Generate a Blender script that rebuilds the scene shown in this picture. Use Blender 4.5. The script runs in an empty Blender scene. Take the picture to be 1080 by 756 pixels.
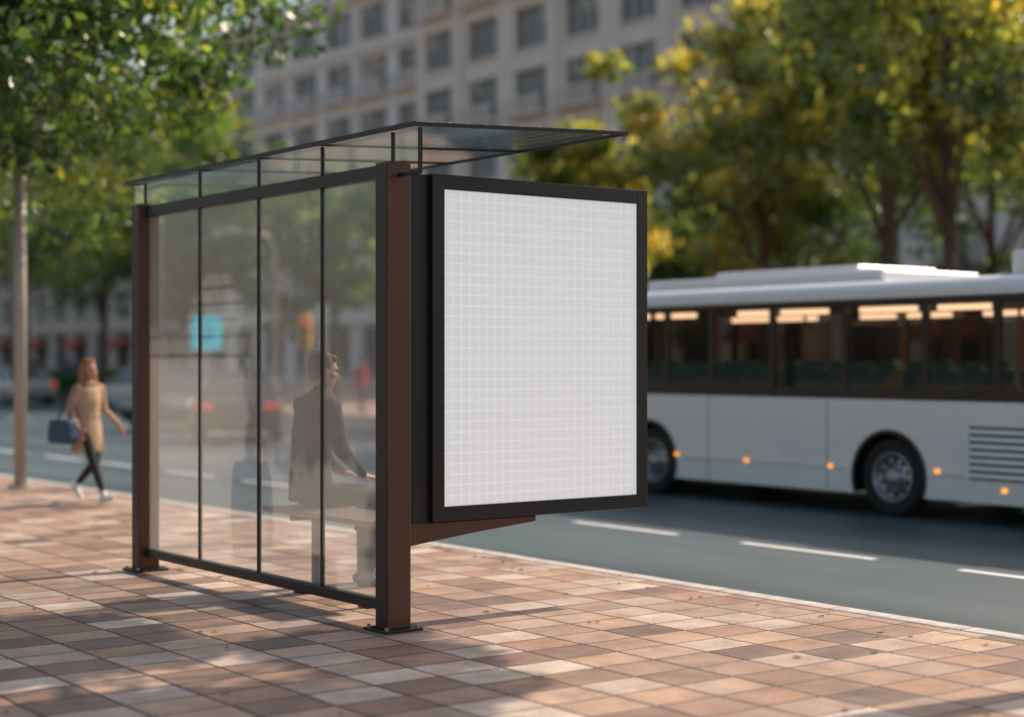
import bpy, bmesh, math, random
import numpy as np
from mathutils import Vector, Matrix
random.seed(7)
S = bpy.context.scene
COL = S.collection
EYE = 1.55
ROADZ = -0.12

# ------------------------------------------------------------------ materials
def newmat(name):
    m = bpy.data.materials.new(name); m.use_nodes = True
    nt = m.node_tree; nt.nodes.clear()
    out = nt.nodes.new('ShaderNodeOutputMaterial')
    return m, nt, out
def N(nt, t, **kw):
    n = nt.nodes.new(t)
    for k, v in kw.items():
        if k.startswith('i_'):
            n.inputs[k[2:].replace('_', ' ')].default_value = v
        else: setattr(n, k, v)
    return n
def L(nt, a, b): nt.links.new(a, b)
def rgba(c): return (c[0], c[1], c[2], 1.0)

def pbr(name, col, rough=0.5, metal=0.0, var=0.12, scale=6.0, bump=0.0, bscale=60.0, coat=0.0, emis=None, estr=0.0, spec=0.5):
    m, nt, out = newmat(name)
    p = N(nt, 'ShaderNodeBsdfPrincipled')
    p.inputs['Roughness'].default_value = rough
    p.inputs['Metallic'].default_value = metal
    p.inputs['Coat Weight'].default_value = coat
    p.inputs['Specular IOR Level'].default_value = spec
    geo = N(nt, 'ShaderNodeNewGeometry')
    nz = N(nt, 'ShaderNodeTexNoise'); nz.inputs['Scale'].default_value = scale; nz.inputs['Detail'].default_value = 5
    L(nt, geo.outputs['Position'], nz.inputs['Vector'])
    mx = N(nt, 'ShaderNodeMix', data_type='RGBA')
    mx.inputs[6].default_value = rgba([c*(1-var) for c in col]); mx.inputs[7].default_value = rgba([min(1, c*(1+var)) for c in col])
    L(nt, nz.outputs['Fac'], mx.inputs[0]); L(nt, mx.outputs[2], p.inputs['Base Color'])
    mr = N(nt, 'ShaderNodeMapRange'); mr.inputs[3].default_value = max(0, rough-0.08); mr.inputs[4].default_value = min(1, rough+0.08)
    L(nt, nz.outputs['Fac'], mr.inputs[0]); L(nt, mr.outputs[0], p.inputs['Roughness'])
    if bump > 0:
        n2 = N(nt, 'ShaderNodeTexNoise'); n2.inputs['Scale'].default_value = bscale; n2.inputs['Detail'].default_value = 4
        L(nt, geo.outputs['Position'], n2.inputs['Vector'])
        b = N(nt, 'ShaderNodeBump'); b.inputs['Strength'].default_value = bump; b.inputs['Distance'].default_value = 0.01
        L(nt, n2.outputs['Fac'], b.inputs['Height']); L(nt, b.outputs[0], p.inputs['Normal'])
    if emis:
        p.inputs['Emission Color'].default_value = rgba(emis); p.inputs['Emission Strength'].default_value = estr
    L(nt, p.outputs[0], out.inputs[0])
    return m

def glassmat(name, tint, haze, hazecol, gloss=0.04, rough=0.02):
    m, nt, out = newmat(name)
    haze = 1-math.sqrt(1-haze); tint = [math.sqrt(c) for c in tint]
    tr = N(nt, 'ShaderNodeBsdfTransparent'); tr.inputs[0].default_value = rgba(tint)
    df = N(nt, 'ShaderNodeBsdfDiffuse'); df.inputs[0].default_value = rgba(hazecol)
    tl = N(nt, 'ShaderNodeBsdfTranslucent'); tl.inputs[0].default_value = rgba(hazecol)
    mA = N(nt, 'ShaderNodeMixShader'); mA.inputs[0].default_value = 0.5
    L(nt, df.outputs[0], mA.inputs[1]); L(nt, tl.outputs[0], mA.inputs[2])
    mB = N(nt, 'ShaderNodeMixShader'); mB.inputs[0].default_value = haze
    L(nt, tr.outputs[0], mB.inputs[1]); L(nt, mA.outputs[0], mB.inputs[2])
    gl = N(nt, 'ShaderNodeBsdfGlossy'); gl.inputs['Roughness'].default_value = rough
    lw = N(nt, 'ShaderNodeLayerWeight'); lw.inputs[0].default_value = 0.5
    pw = N(nt, 'ShaderNodeMath', operation='POWER'); pw.inputs[1].default_value = 5; L(nt, lw.outputs['Facing'], pw.inputs[0])
    ml = N(nt, 'ShaderNodeMath', operation='MULTIPLY_ADD'); ml.inputs[1].default_value = 0.9; ml.inputs[2].default_value = gloss
    L(nt, pw.outputs[0], ml.inputs[0])
    mC = N(nt, 'ShaderNodeMixShader'); L(nt, ml.outputs[0], mC.inputs[0])
    L(nt, mB.outputs[0], mC.inputs[1]); L(nt, gl.outputs[0], mC.inputs[2])
    L(nt, mC.outputs[0], out.inputs[0])
    return m

M = {}
M['bronze'] = pbr('bronze_metal', (0.095, 0.042, 0.030), 0.42, 0.3, 0.18, 4, 0.05, 200)
M['black'] = pbr('black_metal', (0.008, 0.0075, 0.008), 0.4, 0.1, 0.2, 5)
M['steel'] = pbr('grey_steel', (0.42, 0.42, 0.42), 0.4, 0.7, 0.1, 5)
M['slat'] = pbr('roof_slat_white', (0.70, 0.76, 0.73), 0.5, 0.0, 0.1, 5)
M['pole'] = pbr('pole_paint', (0.42, 0.38, 0.35), 0.5, 0.2, 0.15, 4)
M['wood'] = pbr('bench_wood', (0.13, 0.10, 0.085), 0.5, 0, 0.3, 12, 0.1, 40)
M['buswhite'] = pbr('bus_white_paint', (0.84, 0.84, 0.84), 0.25, 0, 0.05, 1.2, 0, 1, coat=0.5)
M['busblack'] = pbr('bus_black_trim', (0.012, 0.012, 0.013), 0.25, 0, 0.1, 2)
M['rubber'] = pbr('tyre_rubber', (0.02, 0.02, 0.02), 0.8, 0, 0.2, 20, 0.1, 80)
M['rim'] = pbr('wheel_alloy', (0.35, 0.35, 0.36), 0.35, 0.8, 0.1, 10)
M['seat'] = pbr('teal_upholstery', (0.03, 0.20, 0.22), 0.8, 0, 0.2, 10)
M['cream_reflection'] = pbr('bus_reflection_glow', (0.8, 0.7, 0.55), 0.5, emis=(1.0, 0.72, 0.48), estr=2.4)  # cream glow imitating sky reflected in the tilted hopper windows
M['amber'] = pbr('amber_marker', (0.8, 0.3, 0.03), 0.3, emis=(1.0, 0.38, 0.05), estr=1.3)
M['red_lens'] = pbr('red_lens', (0.5, 0.02, 0.02), 0.3, emis=(1.0, 0.08, 0.03), estr=0.35)
M['interior'] = pbr('bus_interior', (0.10, 0.075, 0.06), 0.7)
M['dark'] = pbr('underbody_dark', (0.02, 0.02, 0.02), 0.8)
M['yellow'] = pbr('yellow_rail', (0.75, 0.38, 0.04), 0.4)
M['white_line'] = pbr('road_marking_paint', (0.78, 0.78, 0.76), 0.6, 0, 0.25, 9)
M['stone'] = pbr('cream_stone', (0.83, 0.72, 0.63), 0.8, 0, 0.10, 0.6, 0.1, 8)
M['stone2'] = pbr('pale_stone', (0.82, 0.75, 0.69), 0.8, 0, 0.10, 0.6, 0.1, 8)
M['stone3'] = pbr('tan_stone', (0.50, 0.44, 0.39), 0.8, 0, 0.12, 0.6, 0.1, 8)
M['winglass'] = pbr('window_glass', (0.16, 0.17, 0.18), 0.08, 0, 0.5, 0.5)
M['winframe'] = pbr('window_frame', (0.50, 0.47, 0.44), 0.6)
M['blind'] = pbr('window_blind', (0.55, 0.50, 0.45), 0.8)
M['roofing'] = pbr('roof_slate', (0.12, 0.13, 0.15), 0.6)
M['awning'] = pbr('red_awning', (0.35, 0.08, 0.05), 0.8)
M['shopdark'] = pbr('shopfront_dark', (0.03, 0.03, 0.035), 0.3)
M['bark'] = pbr('bark', (0.12, 0.09, 0.07), 0.9, 0, 0.3, 8, 0.4, 30)
M['skin'] = pbr('skin', (0.48, 0.27, 0.20), 0.5, 0, 0.05, 10)
M['coat_beige'] = pbr('beige_coat', (0.46, 0.31, 0.21), 0.85, 0, 0.1, 10, 0.2, 80)
M['jacket'] = pbr('charcoal_jacket', (0.018, 0.026, 0.030), 0.9, 0, 0.15, 10, 0.2, 80)
M['trousers'] = pbr('dark_trousers', (0.024, 0.022, 0.022), 0.9, 0, 0.15, 10)
M['leggings'] = pbr('black_leggings', (0.015, 0.015, 0.017), 0.8)
M['shoe_white'] = pbr('white_sneaker', (0.75, 0.75, 0.75), 0.6)
M['shoe_dark'] = pbr('dark_shoe', (0.03, 0.022, 0.02), 0.5)
M['hair_red'] = pbr('auburn_hair', (0.30, 0.11, 0.045), 0.6, 0, 0.3, 30)
M['hair_brown'] = pbr('brown_hair', (0.18, 0.065, 0.028), 0.6, 0, 0.3, 30)
M['hair_dark'] = pbr('dark_hair', (0.03, 0.02, 0.015), 0.6, 0, 0.3, 30)
M['navy'] = pbr('navy_bag', (0.015, 0.06, 0.11), 0.5)
M['eye'] = pbr('eye_dark', (0.02, 0.015, 0.012), 0.2)
M['lip'] = pbr('lip', (0.40, 0.13, 0.11), 0.5)
M['red_cloth'] = pbr('red_cloth', (0.5, 0.04, 0.03), 0.85)
M['blue_cloth'] = pbr('blue_cloth', (0.05, 0.10, 0.2), 0.85)
M['car_dark'] = pbr('dark_car_paint', (0.03, 0.045, 0.055), 0.3, 0.1, 0.05, 2, coat=0.6)
M['car_silver'] = pbr('silver_car_paint', (0.45, 0.46, 0.48), 0.3, 0.4, 0.05, 2, coat=0.8)
M['car_red'] = pbr('red_car_paint', (0.35, 0.03, 0.02), 0.3, 0.1, 0.05, 2, coat=0.8)
M['carglass'] = pbr('car_glass', (0.02, 0.025, 0.03), 0.05)
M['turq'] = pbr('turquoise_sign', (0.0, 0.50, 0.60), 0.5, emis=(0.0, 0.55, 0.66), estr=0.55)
M['signdark'] = pbr('sign_pictogram', (0.01, 0.12, 0.20), 0.5)
M['sigyellow'] = pbr('signal_yellow', (0.8, 0.42, 0.03), 0.5)
M['litter'] = pbr('fallen_leaf', (0.22, 0.13, 0.04), 0.7, 0, 0.6, 3)
M['milk'] = glassmat('etched_glass', (0.97, 0.99, 0.99), 0.21, (0.95, 0.93, 0.91), 0.035, 0.02)
M['roofglass'] = glassmat('roof_glass', (0.82, 0.92, 0.88), 0.18, (0.78, 0.88, 0.83), 0.05, 0.03)
M['busglass'] = glassmat('bus_tinted_glass', (0.55, 0.47, 0.41), 0.0, (0.1, 0.1, 0.1), 0.03, 0.01)

def paver_mat():
    m, nt, out = newmat('paving_tiles')
    p = N(nt, 'ShaderNodeBsdfPrincipled')
    geo = N(nt, 'ShaderNodeNewGeometry'); sp = N(nt, 'ShaderNodeSeparateXYZ'); L(nt, geo.outputs['Position'], sp.inputs[0])
    def mth(op, a, b=None, c=None):
        n = N(nt, 'ShaderNodeMath', operation=op)
        for i, v in enumerate((a, b, c)):
            if v is None: continue
            if isinstance(v, (int, float)): n.inputs[i].default_value = v
            else: L(nt, v, n.inputs[i])
        return n.outputs[0]
    wn = N(nt, 'ShaderNodeTexNoise'); wn.inputs['Scale'].default_value = 3.0; L(nt, geo.outputs['Position'], wn.inputs['Vector'])
    wob = mth('MULTIPLY', mth('SUBTRACT', wn.outputs['Fac'], 0.5), 0.02)
    TU, TV = 0.38, 0.29
    u = mth('DIVIDE', mth('ADD', sp.outputs[0], wob), TU); v = mth('DIVIDE', mth('ADD', sp.outputs[1], wob), TV)
    cu = mth('FLOOR', u); cv = mth('FLOOR', v); fu = mth('FRACT', u); fv = mth('FRACT', v)
    cmb = N(nt, 'ShaderNodeCombineXYZ'); L(nt, cu, cmb.inputs[0]); L(nt, cv, cmb.inputs[1])
    w = N(nt, 'ShaderNodeTexWhiteNoise', noise_dimensions='3D'); L(nt, cmb.outputs[0], w.inputs[0])
    big = N(nt, 'ShaderNodeTexNoise'); big.inputs['Scale'].default_value = 0.7; big.inputs['Detail'].default_value = 3; L(nt, geo.outputs['Position'], big.inputs['Vector'])
    rampfac = mth('ADD', mth('MULTIPLY', w.outputs[0], 0.95), mth('MULTIPLY', mth('SUBTRACT', big.outputs['Fac'], 0.45), 0.7))
    r = N(nt, 'ShaderNodeValToRGB'); L(nt, rampfac, r.inputs[0])
    cr = r.color_ramp
    stops = [(0.0, (0.17, 0.115, 0.095)), (0.16, (0.27, 0.17, 0.13)), (0.34, (0.40, 0.235, 0.16)), (0.5, (0.38, 0.265, 0.21)), (0.66, (0.50, 0.32, 0.225)), (0.82, (0.48, 0.36, 0.30)), (1.0, (0.66, 0.52, 0.43))]
    cr.elements[0].position = 0; cr.elements[0].color = rgba(stops[0][1]); cr.elements[1].position = 1; cr.elements[1].color = rgba(stops[-1][1])
    for s, c in stops[1:-1]:
        e = cr.elements.new(s); e.color = rgba(c)
    fine = N(nt, 'ShaderNodeTexNoise'); fine.inputs['Scale'].default_value = 45; fine.inputs['Detail'].default_value = 6; L(nt, geo.outputs['Position'], fine.inputs['Vector'])
    med = N(nt, 'ShaderNodeTexNoise'); med.inputs['Scale'].default_value = 5; med.inputs['Detail'].default_value = 5; L(nt, geo.outputs['Position'], med.inputs['Vector'])
    dirt = mth('ADD', mth('MULTIPLY', fine.outputs['Fac'], 0.5), mth('MULTIPLY', med.outputs['Fac'], 0.7))
    dm = N(nt, 'ShaderNodeMapRange'); dm.inputs[1].default_value = 0.38; dm.inputs[2].default_value = 0.82; dm.inputs[3].default_value = 0.60; dm.inputs[4].default_value = 1.25
    L(nt, dirt, dm.inputs[0])
    mul = N(nt, 'ShaderNodeVectorMath', operation='SCALE'); L(nt, r.outputs[0], mul.inputs[0]); L(nt, dm.outputs[0], mul.inputs['Scale'])
    du = mth('MULTIPLY', mth('MINIMUM', fu, mth('SUBTRACT', 1.0, fu)), TU)
    dv = mth('MULTIPLY', mth('MINIMUM', fv, mth('SUBTRACT', 1.0, fv)), TV)
    dd = mth('ADD', mth('MINIMUM', du, dv), mth('MULTIPLY', mth('SUBTRACT', fine.outputs['Fac'], .5), .006))
    jr = N(nt, 'ShaderNodeMapRange', interpolation_type='SMOOTHSTEP'); jr.inputs[1].default_value = 0.004; jr.inputs[2].default_value = 0.012
    L(nt, dd, jr.inputs[0])
    mx = N(nt, 'ShaderNodeMix', data_type='RGBA'); mx.inputs[6].default_value = (0.022, 0.018, 0.017, 1)
    L(nt, jr.outputs[0], mx.inputs[0]); L(nt, mul.outputs[0], mx.inputs[7]); L(nt, mx.outputs[2], p.inputs['Base Color'])
    rr = N(nt, 'ShaderNodeMapRange'); rr.inputs[3].default_value = 0.36; rr.inputs[4].default_value = 0.68; L(nt, dirt, rr.inputs[0]); L(nt, rr.outputs[0], p.inputs['Roughness'])
    tilt = mth('MULTIPLY', mth('ADD', mth('MULTIPLY', mth('SUBTRACT', w.outputs[0], 0.5), fu), mth('MULTIPLY', w.outputs[0], 0.3)), 0.45)
    h = mth('ADD', mth('ADD', jr.outputs[0], mth('MULTIPLY', fine.outputs['Fac'], 0.3)), tilt)
    b = N(nt, 'ShaderNodeBump'); b.inputs['Strength'].default_value = 0.8; b.inputs['Distance'].default_value = 0.008
    L(nt, h, b.inputs['Height']); L(nt, b.outputs[0], p.inputs['Normal'])
    L(nt, p.outputs[0], out.inputs[0])
    return m
M['paver'] = paver_mat()

def asphalt_mat():
    m, nt, out = newmat('asphalt')
    p = N(nt, 'ShaderNodeBsdfPrincipled')
    geo = N(nt, 'ShaderNodeNewGeometry')
    a = N(nt, 'ShaderNodeTexNoise'); a.inputs['Scale'].default_value = 0.45; a.inputs['Detail'].default_value = 7
    mp = N(nt, 'ShaderNodeMapping'); mp.inputs['Scale'].default_value = (2.0, 0.3, 1); L(nt, geo.outputs['Position'], mp.inputs[0]); L(nt, mp.outputs[0], a.inputs['Vector'])
    b = N(nt, 'ShaderNodeTexNoise'); b.inputs['Scale'].default_value = 70; b.inputs['Detail'].default_value = 4; L(nt, geo.outputs['Position'], b.inputs['Vector'])
    ad = N(nt, 'ShaderNodeMath', operation='MULTIPLY_ADD'); L(nt, b.outputs['Fac'], ad.inputs[0]); ad.inputs[1].default_value = 0.35; L(nt, a.outputs['Fac'], ad.inputs[2])
    r = N(nt, 'ShaderNodeValToRGB'); L(nt, ad.outputs[0], r.inputs[0])
    r.color_ramp.elements[0].position = 0.48; r.color_ramp.elements[0].color = (0.026, 0.050, 0.060, 1)
    r.color_ramp.elements[1].position = 0.88; r.color_ramp.elements[1].color = (0.088, 0.122, 0.133, 1)
    L(nt, r.outputs[0], p.inputs['Base Color'])
    p.inputs['Roughness'].default_value = 0.5
    bp = N(nt, 'ShaderNodeBump'); bp.inputs['Strength'].default_value = 0.35; bp.inputs['Distance'].default_value = 0.01
    L(nt, b.outputs['Fac'], bp.inputs['Height']); L(nt, bp.outputs[0], p.inputs['Normal'])
    L(nt, p.outputs[0], out.inputs[0]); return m
M['asphalt'] = asphalt_mat()

def kerb_mat():
    m, nt, out = newmat('kerb_stone')
    p = N(nt, 'ShaderNodeBsdfPrincipled'); p.inputs['Roughness'].default_value = 0.8
    geo = N(nt, 'ShaderNodeNewGeometry'); sp = N(nt, 'ShaderNodeSeparateXYZ'); L(nt, geo.outputs['Position'], sp.inputs[0])
    f = N(nt, 'ShaderNodeMath', operation='FRACT'); L(nt, sp.outputs[1], f.inputs[0])
    g = N(nt, 'ShaderNodeMath', operation='GREATER_THAN'); g.inputs[1].default_value = 0.012; L(nt, f.outputs[0], g.inputs[0])
    nz = N(nt, 'ShaderNodeTexNoise'); nz.inputs['Scale'].default_value = 9; nz.inputs['Detail'].default_value = 6; L(nt, geo.outputs['Position'], nz.inputs['Vector'])
    r = N(nt, 'ShaderNodeValToRGB'); L(nt, nz.outputs['Fac'], r.inputs[0])
    r.color_ramp.elements[0].position = 0.3; r.color_ramp.elements[0].color = (0.36, 0.33, 0.31, 1)
    r.color_ramp.elements[1].position = 0.7; r.color_ramp.elements[1].color = (0.60, 0.56, 0.53, 1)
    mx = N(nt, 'ShaderNodeMix', data_type='RGBA'); mx.inputs[6].default_value = (0.06, 0.05, 0.05, 1)
    L(nt, g.outputs[0], mx.inputs[0]); L(nt, r.outputs[0], mx.inputs[7]); L(nt, mx.outputs[2], p.inputs['Base Color'])
    L(nt, p.outputs[0], out.inputs[0]); return m
M['kerb'] = kerb_mat()

def poster_mat():
    m, nt, out = newmat('added_glow_poster')
    p = N(nt, 'ShaderNodeBsdfPrincipled'); p.inputs['Roughness'].default_value = 0.8; p.inputs['Specular IOR Level'].default_value = 0.1
    tc = N(nt, 'ShaderNodeTexCoord'); sp = N(nt, 'ShaderNodeSeparateXYZ'); L(nt, tc.outputs['Object'], sp.inputs[0])
    def mth(op, a, b=None):
        n = N(nt, 'ShaderNodeMath', operation=op)
        for i, v in enumerate((a, b)):
            if v is None: continue
            if isinstance(v, (int, float)): n.inputs[i].default_value = v
            else: L(nt, v, n.inputs[i])
        return n.outputs[0]
    def grid(o, s):
        f = mth('FRACT', mth('DIVIDE', o, s)); return mth('MULTIPLY', mth('MINIMUM', f, mth('SUBTRACT', 1.0, f)), s)
    d = mth('MINIMUM', grid(sp.outputs[0], 0.0625), grid(sp.outputs[2], 0.0625))
    g = mth('LESS_THAN', d, 0.0018)
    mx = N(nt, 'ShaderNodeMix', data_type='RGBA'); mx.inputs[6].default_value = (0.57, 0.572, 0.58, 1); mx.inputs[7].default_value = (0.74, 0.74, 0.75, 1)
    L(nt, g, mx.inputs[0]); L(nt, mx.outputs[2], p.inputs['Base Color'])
    L(nt, mx.outputs[2], p.inputs['Emission Color']); p.inputs['Emission Strength'].default_value = 0.66  # glow added to keep the poster face an even light grey in shade
    L(nt, p.outputs[0], out.inputs[0]); return m
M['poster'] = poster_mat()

def leaf_mat(name, dark, mid, light):
    m, nt, out = newmat(name)
    at = N(nt, 'ShaderNodeAttribute', attribute_name='tone')
    r = N(nt, 'ShaderNodeValToRGB'); L(nt, at.outputs['Fac'], r.inputs[0])
    r.color_ramp.elements[0].position = 0.1; r.color_ramp.elements[0].color = rgba(dark)
    r.color_ramp.elements[1].position = 0.95; r.color_ramp.elements[1].color = rgba(light)
    e = r.color_ramp.elements.new(0.55); e.color = rgba(mid)
    p = N(nt, 'ShaderNodeBsdfDiffuse'); L(nt, r.outputs[0], p.inputs[0])
    t = N(nt, 'ShaderNodeBsdfTranslucent')
    sc = N(nt, 'ShaderNodeVectorMath', operation='MULTIPLY'); sc.inputs[1].default_value = (2.4, 2.25, 1.2); L(nt, r.outputs[0], sc.inputs[0]); L(nt, sc.outputs[0], t.inputs[0])
    mx = N(nt, 'ShaderNodeMixShader'); mx.inputs[0].default_value = 0.60
    L(nt, p.outputs[0], mx.inputs[1]); L(nt, t.outputs[0], mx.inputs[2])
    gl = N(nt, 'ShaderNodeBsdfGlossy'); gl.inputs['Roughness'].default_value = 0.35
    m2 = N(nt, 'ShaderNodeMixShader'); m2.inputs[0].default_value = 0.07
    L(nt, mx.outputs[0], m2.inputs[1]); L(nt, gl.outputs[0], m2.inputs[2]); L(nt, m2.outputs[0], out.inputs[0])
    return m
M['leafA'] = leaf_mat('leaves_green', (0.018, 0.048, 0.018), (0.07, 0.135, 0.03), (0.26, 0.28, 0.055))
M['leafB'] = leaf_mat('leaves_golden', (0.06, 0.10, 0.045), (0.18, 0.225, 0.065), (0.50, 0.40, 0.12))
M['leafC'] = leaf_mat('leaves_dark', (0.028, 0.060, 0.032), (0.08, 0.135, 0.055), (0.20, 0.25, 0.08))

# ------------------------------------------------------------------ mesh helpers
def empty(name, loc=(0, 0, 0), rotz=0.0, scale=1.0):
    o = bpy.data.objects.new(name, None); COL.objects.link(o); o.location = loc; o.rotation_euler = (0, 0, rotz); o.scale = (scale,)*3
    o.empty_display_size = 0.2
    return o
class MB:
    def __init__(s): s.v = []; s.f = []; s.m = []; s.mats = []
    def mi(s, mat):
        if mat not in s.mats: s.mats.append(mat)
        return s.mats.index(mat)
    def box(s, x0, x1, y0, y1, z0, z1, mat):
        b = len(s.v); i = s.mi(mat)
        s.v += [(x0, y0, z0), (x1, y0, z0), (x1, y1, z0), (x0, y1, z0), (x0, y0, z1), (x1, y0, z1), (x1, y1, z1), (x0, y1, z1)]
        for q in ((0, 3, 2, 1), (4, 5, 6, 7), (0, 1, 5, 4), (1, 2, 6, 5), (2, 3, 7, 6), (3, 0, 4, 7)):
            s.f.append(tuple(b+k for k in q)); s.m.append(i)
    def poly_extrude(s, pts, axis, a0, a1, mat):
        b = len(s.v); n = len(pts); i = s.mi(mat)
        for a in (a0, a1):
            for p in pts:
                s.v.append((a, p[0], p[1]) if axis == 'x' else (p[0], a, p[1]))
        s.f.append(tuple(b+k for k in range(n))); s.m.append(i)
        s.f.append(tuple(b+n+k for k in reversed(range(n)))); s.m.append(i)
        for k in range(n):
            k2 = (k+1) % n
            s.f.append((b+k, b+n+k, b+n+k2, b+k2)); s.m.append(i)
    def tube(s, pts, rad, mat, seg=8):
        b = len(s.v); i = s.mi(mat); pts = [Vector(p) for p in pts]
        for k, p in enumerate(pts):
            d = (pts[min(k+1, len(pts)-1)]-pts[max(k-1, 0)]).normalized()
            a = d.orthogonal().normalized() if abs(d.z) < 0.9 else Vector((1, 0, 0)).cross(d).normalized()
            c = d.cross(a)
            for j in range(seg):
                t = 2*math.pi*j/seg; q = p+(a*math.cos(t)+c*math.sin(t))*rad[k]; s.v.append(tuple(q))
        for k in range(len(pts)-1):
            for j in range(seg):
                j2 = (j+1) % seg
                s.f.append((b+k*seg+j, b+k*seg+j2, b+(k+1)*seg+j2, b+(k+1)*seg+j)); s.m.append(i)
        s.f.append(tuple(b+j for j in reversed(range(seg)))); s.m.append(i)
        s.f.append(tuple(b+(len(pts)-1)*seg+j for j in range(seg))); s.m.append(i)
    def lathe_x(s, cx, cy, cz, prof, mat, seg=40):
        b = len(s.v); i = s.mi(mat)
        for (dx, r) in prof:
            for j in range(seg):
                t = 2*math.pi*j/seg; s.v.append((cx+dx, cy+r*math.cos(t), cz+r*math.sin(t)))
        for k in range(len(prof)-1):
            for j in range(seg):
                j2 = (j+1) % seg
                s.f.append((b+k*seg+j, b+k*seg+j2, b+(k+1)*seg+j2, b+(k+1)*seg+j)); s.m.append(i)
    def obj(s, name, parent=None, bevel=0.0, smooth=False, bseg=2):
        me = bpy.data.meshes.new(name); me.from_pydata(s.v, [], s.f)
        for m in s.mats: me.materials.append(m)
        me.polygons.foreach_set('material_index', s.m)
        bm = bmesh.new(); bm.from_mesh(me); bmesh.ops.recalc_face_normals(bm, faces=bm.faces); bm.to_mesh(me); bm.free()
        if smooth:
            me.polygons.foreach_set('use_smooth', [True]*len(me.polygons))
        me.update()
        o = bpy.data.objects.new(name, me); COL.objects.link(o)
        if parent: o.parent = parent
        if bevel > 0:
            b = o.modifiers.new('bevel', 'BEVEL'); b.width = bevel; b.segments = bseg; b.limit_method = 'ANGLE'; b.angle_limit = math.radians(40)
        return o

# ------------------------------------------------------------------ ground
g = MB(); g.box(-900, 1500, -900, 1500, -0.30, -0.145, M['asphalt']); g.obj('ground')
r = MB(); r.box(7.87, 24.0, -60, 220, -0.14, ROADZ, M['asphalt']); r.obj('road')
p = MB(); p.box(-60, 7.72, -60, 220, -0.14, 0.0, M['paver']); p.obj('pavement')
k = MB(); k.box(7.722, 7.868, -60, 220, -0.138, 0.006, M['kerb']); k.obj('kerb', bevel=0.012)
k = MB(); k.box(24.002, 24.16, -60, 220, -0.138, 0.006, M['kerb']); k.obj('kerb', bevel=0.012)
p = MB(); p.box(24.162, 55.6, -60, 220, -0.138, 0.0, M['paver']); p.obj('pavement')
mk = MB()
y = 8.33-1.57-2.44*8
while y < 180:
    mk.box(10.66, 10.76, y, y+1.57, ROADZ+0.001, ROADZ+0.005, M['white_line']); y += 2.44
y = -30
while y < 180:
    mk.box(17.2, 17.32, y, y+1.8, ROADZ+0.001, ROADZ+0.005, M['white_line']); y += 4
mk.obj('road_marking')
# fallen leaves
rng = np.random.default_rng(11); b = MB(); i = b.mi(M['litter'])
for q in range(150):
    x = rng.uniform(0.5, 7.7) if q % 3 else 7.6-abs(rng.normal(0, .25)); y = rng.uniform(4, 18); s_ = rng.uniform(.012, .026); a = rng.uniform(0, 6.28); k0 = len(b.v)
    c_, d_ = math.cos(a), math.sin(a)
    for (u, v, h) in ((-1.3, 0, .002), (0, .7, .008), (1.3, 0, .003), (0, -.7, .010)): b.v.append((x+s_*(u*c_-v*d_), y+s_*(u*d_+v*c_), .002+h))
    b.f.append((k0, k0+1, k0+2, k0+3)); b.m.append(i)
b.obj('fallen_leaves')

# ------------------------------------------------------------------ bus shelter
sh = empty('bus_shelter', (5.13, 7.96, 0))
def W(o):
    o.parent = sh; o.location = (-5.13, -7.96, 0)
XG = 5.13
for nm, yc, top in (('post_front', 7.98, 2.685), ('post_rear', 11.36, 2.70)):
    b = MB(); b.box(XG-0.08, XG+0.08, yc-0.065, yc+0.065, 0.014, top, M['bronze']); W(b.obj(nm, None, 0.006))
    b = MB(); b.box(XG-0.083, XG-0.0795, yc-0.058, yc+0.058, 0.03, top-.012, M['black']); W(b.obj('post_cover_strip', None))
    b = MB(); b.box(XG-0.13, XG+0.13, yc-0.12, yc+0.12, 0.0, 0.016, M['black'])
    W(b.obj('base_plate', None, 0.004))
    b = MB()
    for dx in (-0.105, 0.105):
        for dy in (-0.095, 0.095):
            b.tube([(XG+dx, yc+dy, 0.014), (XG+dx, yc+dy, 0.032)], [0.011, 0.011], M['steel'], 6)
    W(b.obj('anchor_bolts'))
b = MB()
b.box(XG-0.035, XG+0.035, 8.047, 11.293, 2.605, 2.68, M['black'])
b.box(XG-0.035, XG+0.035, 8.047, 11.293, 0.105, 0.165, M['black'])
W(b.obj('wall_rails', None, 0.004))
ms = [8.05, 8.78, 9.60, 10.46, 11.29]
b = MB()
for a, c in zip(ms[:-1], ms[1:]):
    b.box(XG-0.005, XG+0.005, a+0.006, c-0.006, 0.16, 2.61, M['milk'])
W(b.obj('glass_panes'))
b = MB()
for a in ms[1:-1]:
    b.box(XG-0.012, XG+0.012, a-0.009, a+0.009, 0.16, 2.61, M['black'])
W(b.obj('glass_mullions'))
RY0, RY1, RX0, RX1 = 7.68, 11.62, 5.09, 6.64
def rz(x): return 2.875+0.075*(x-RX0)/(RX1-RX0)
b = MB()
b.poly_extrude([(RX0+.02, rz(RX0)-0.005), (RX1-.02, rz(RX1)-0.005), (RX1-.02, rz(RX1)+0.005), (RX0+.02, rz(RX0)+0.005)], 'y', RY0+.02, RY1-.02, M['roofglass'])
W(b.obj('roof_glass'))
b = MB()
for yy in [RY0+0.010] + ms[1:-1] + [RY1-0.010]:
    t = 0.009
    b.poly_extrude([(RX0, rz(RX0)-0.012), (RX1, rz(RX1)-0.012), (RX1, rz(RX1)+0.010), (RX0, rz(RX0)+0.010)], 'y', yy-t, yy+t, M['black'])
b.box(RX0-0.016, RX0-0.001, RY0, RY1, rz(RX0)-0.014, rz(RX0)+0.014, M['black'])
b.box(RX1+0.001, RX1+0.014, RY0, RY1, rz(RX1)-0.014, rz(RX1)+0.012, M['black'])
W(b.obj('roof_frame', None, 0.002))
b = MB()
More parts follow.
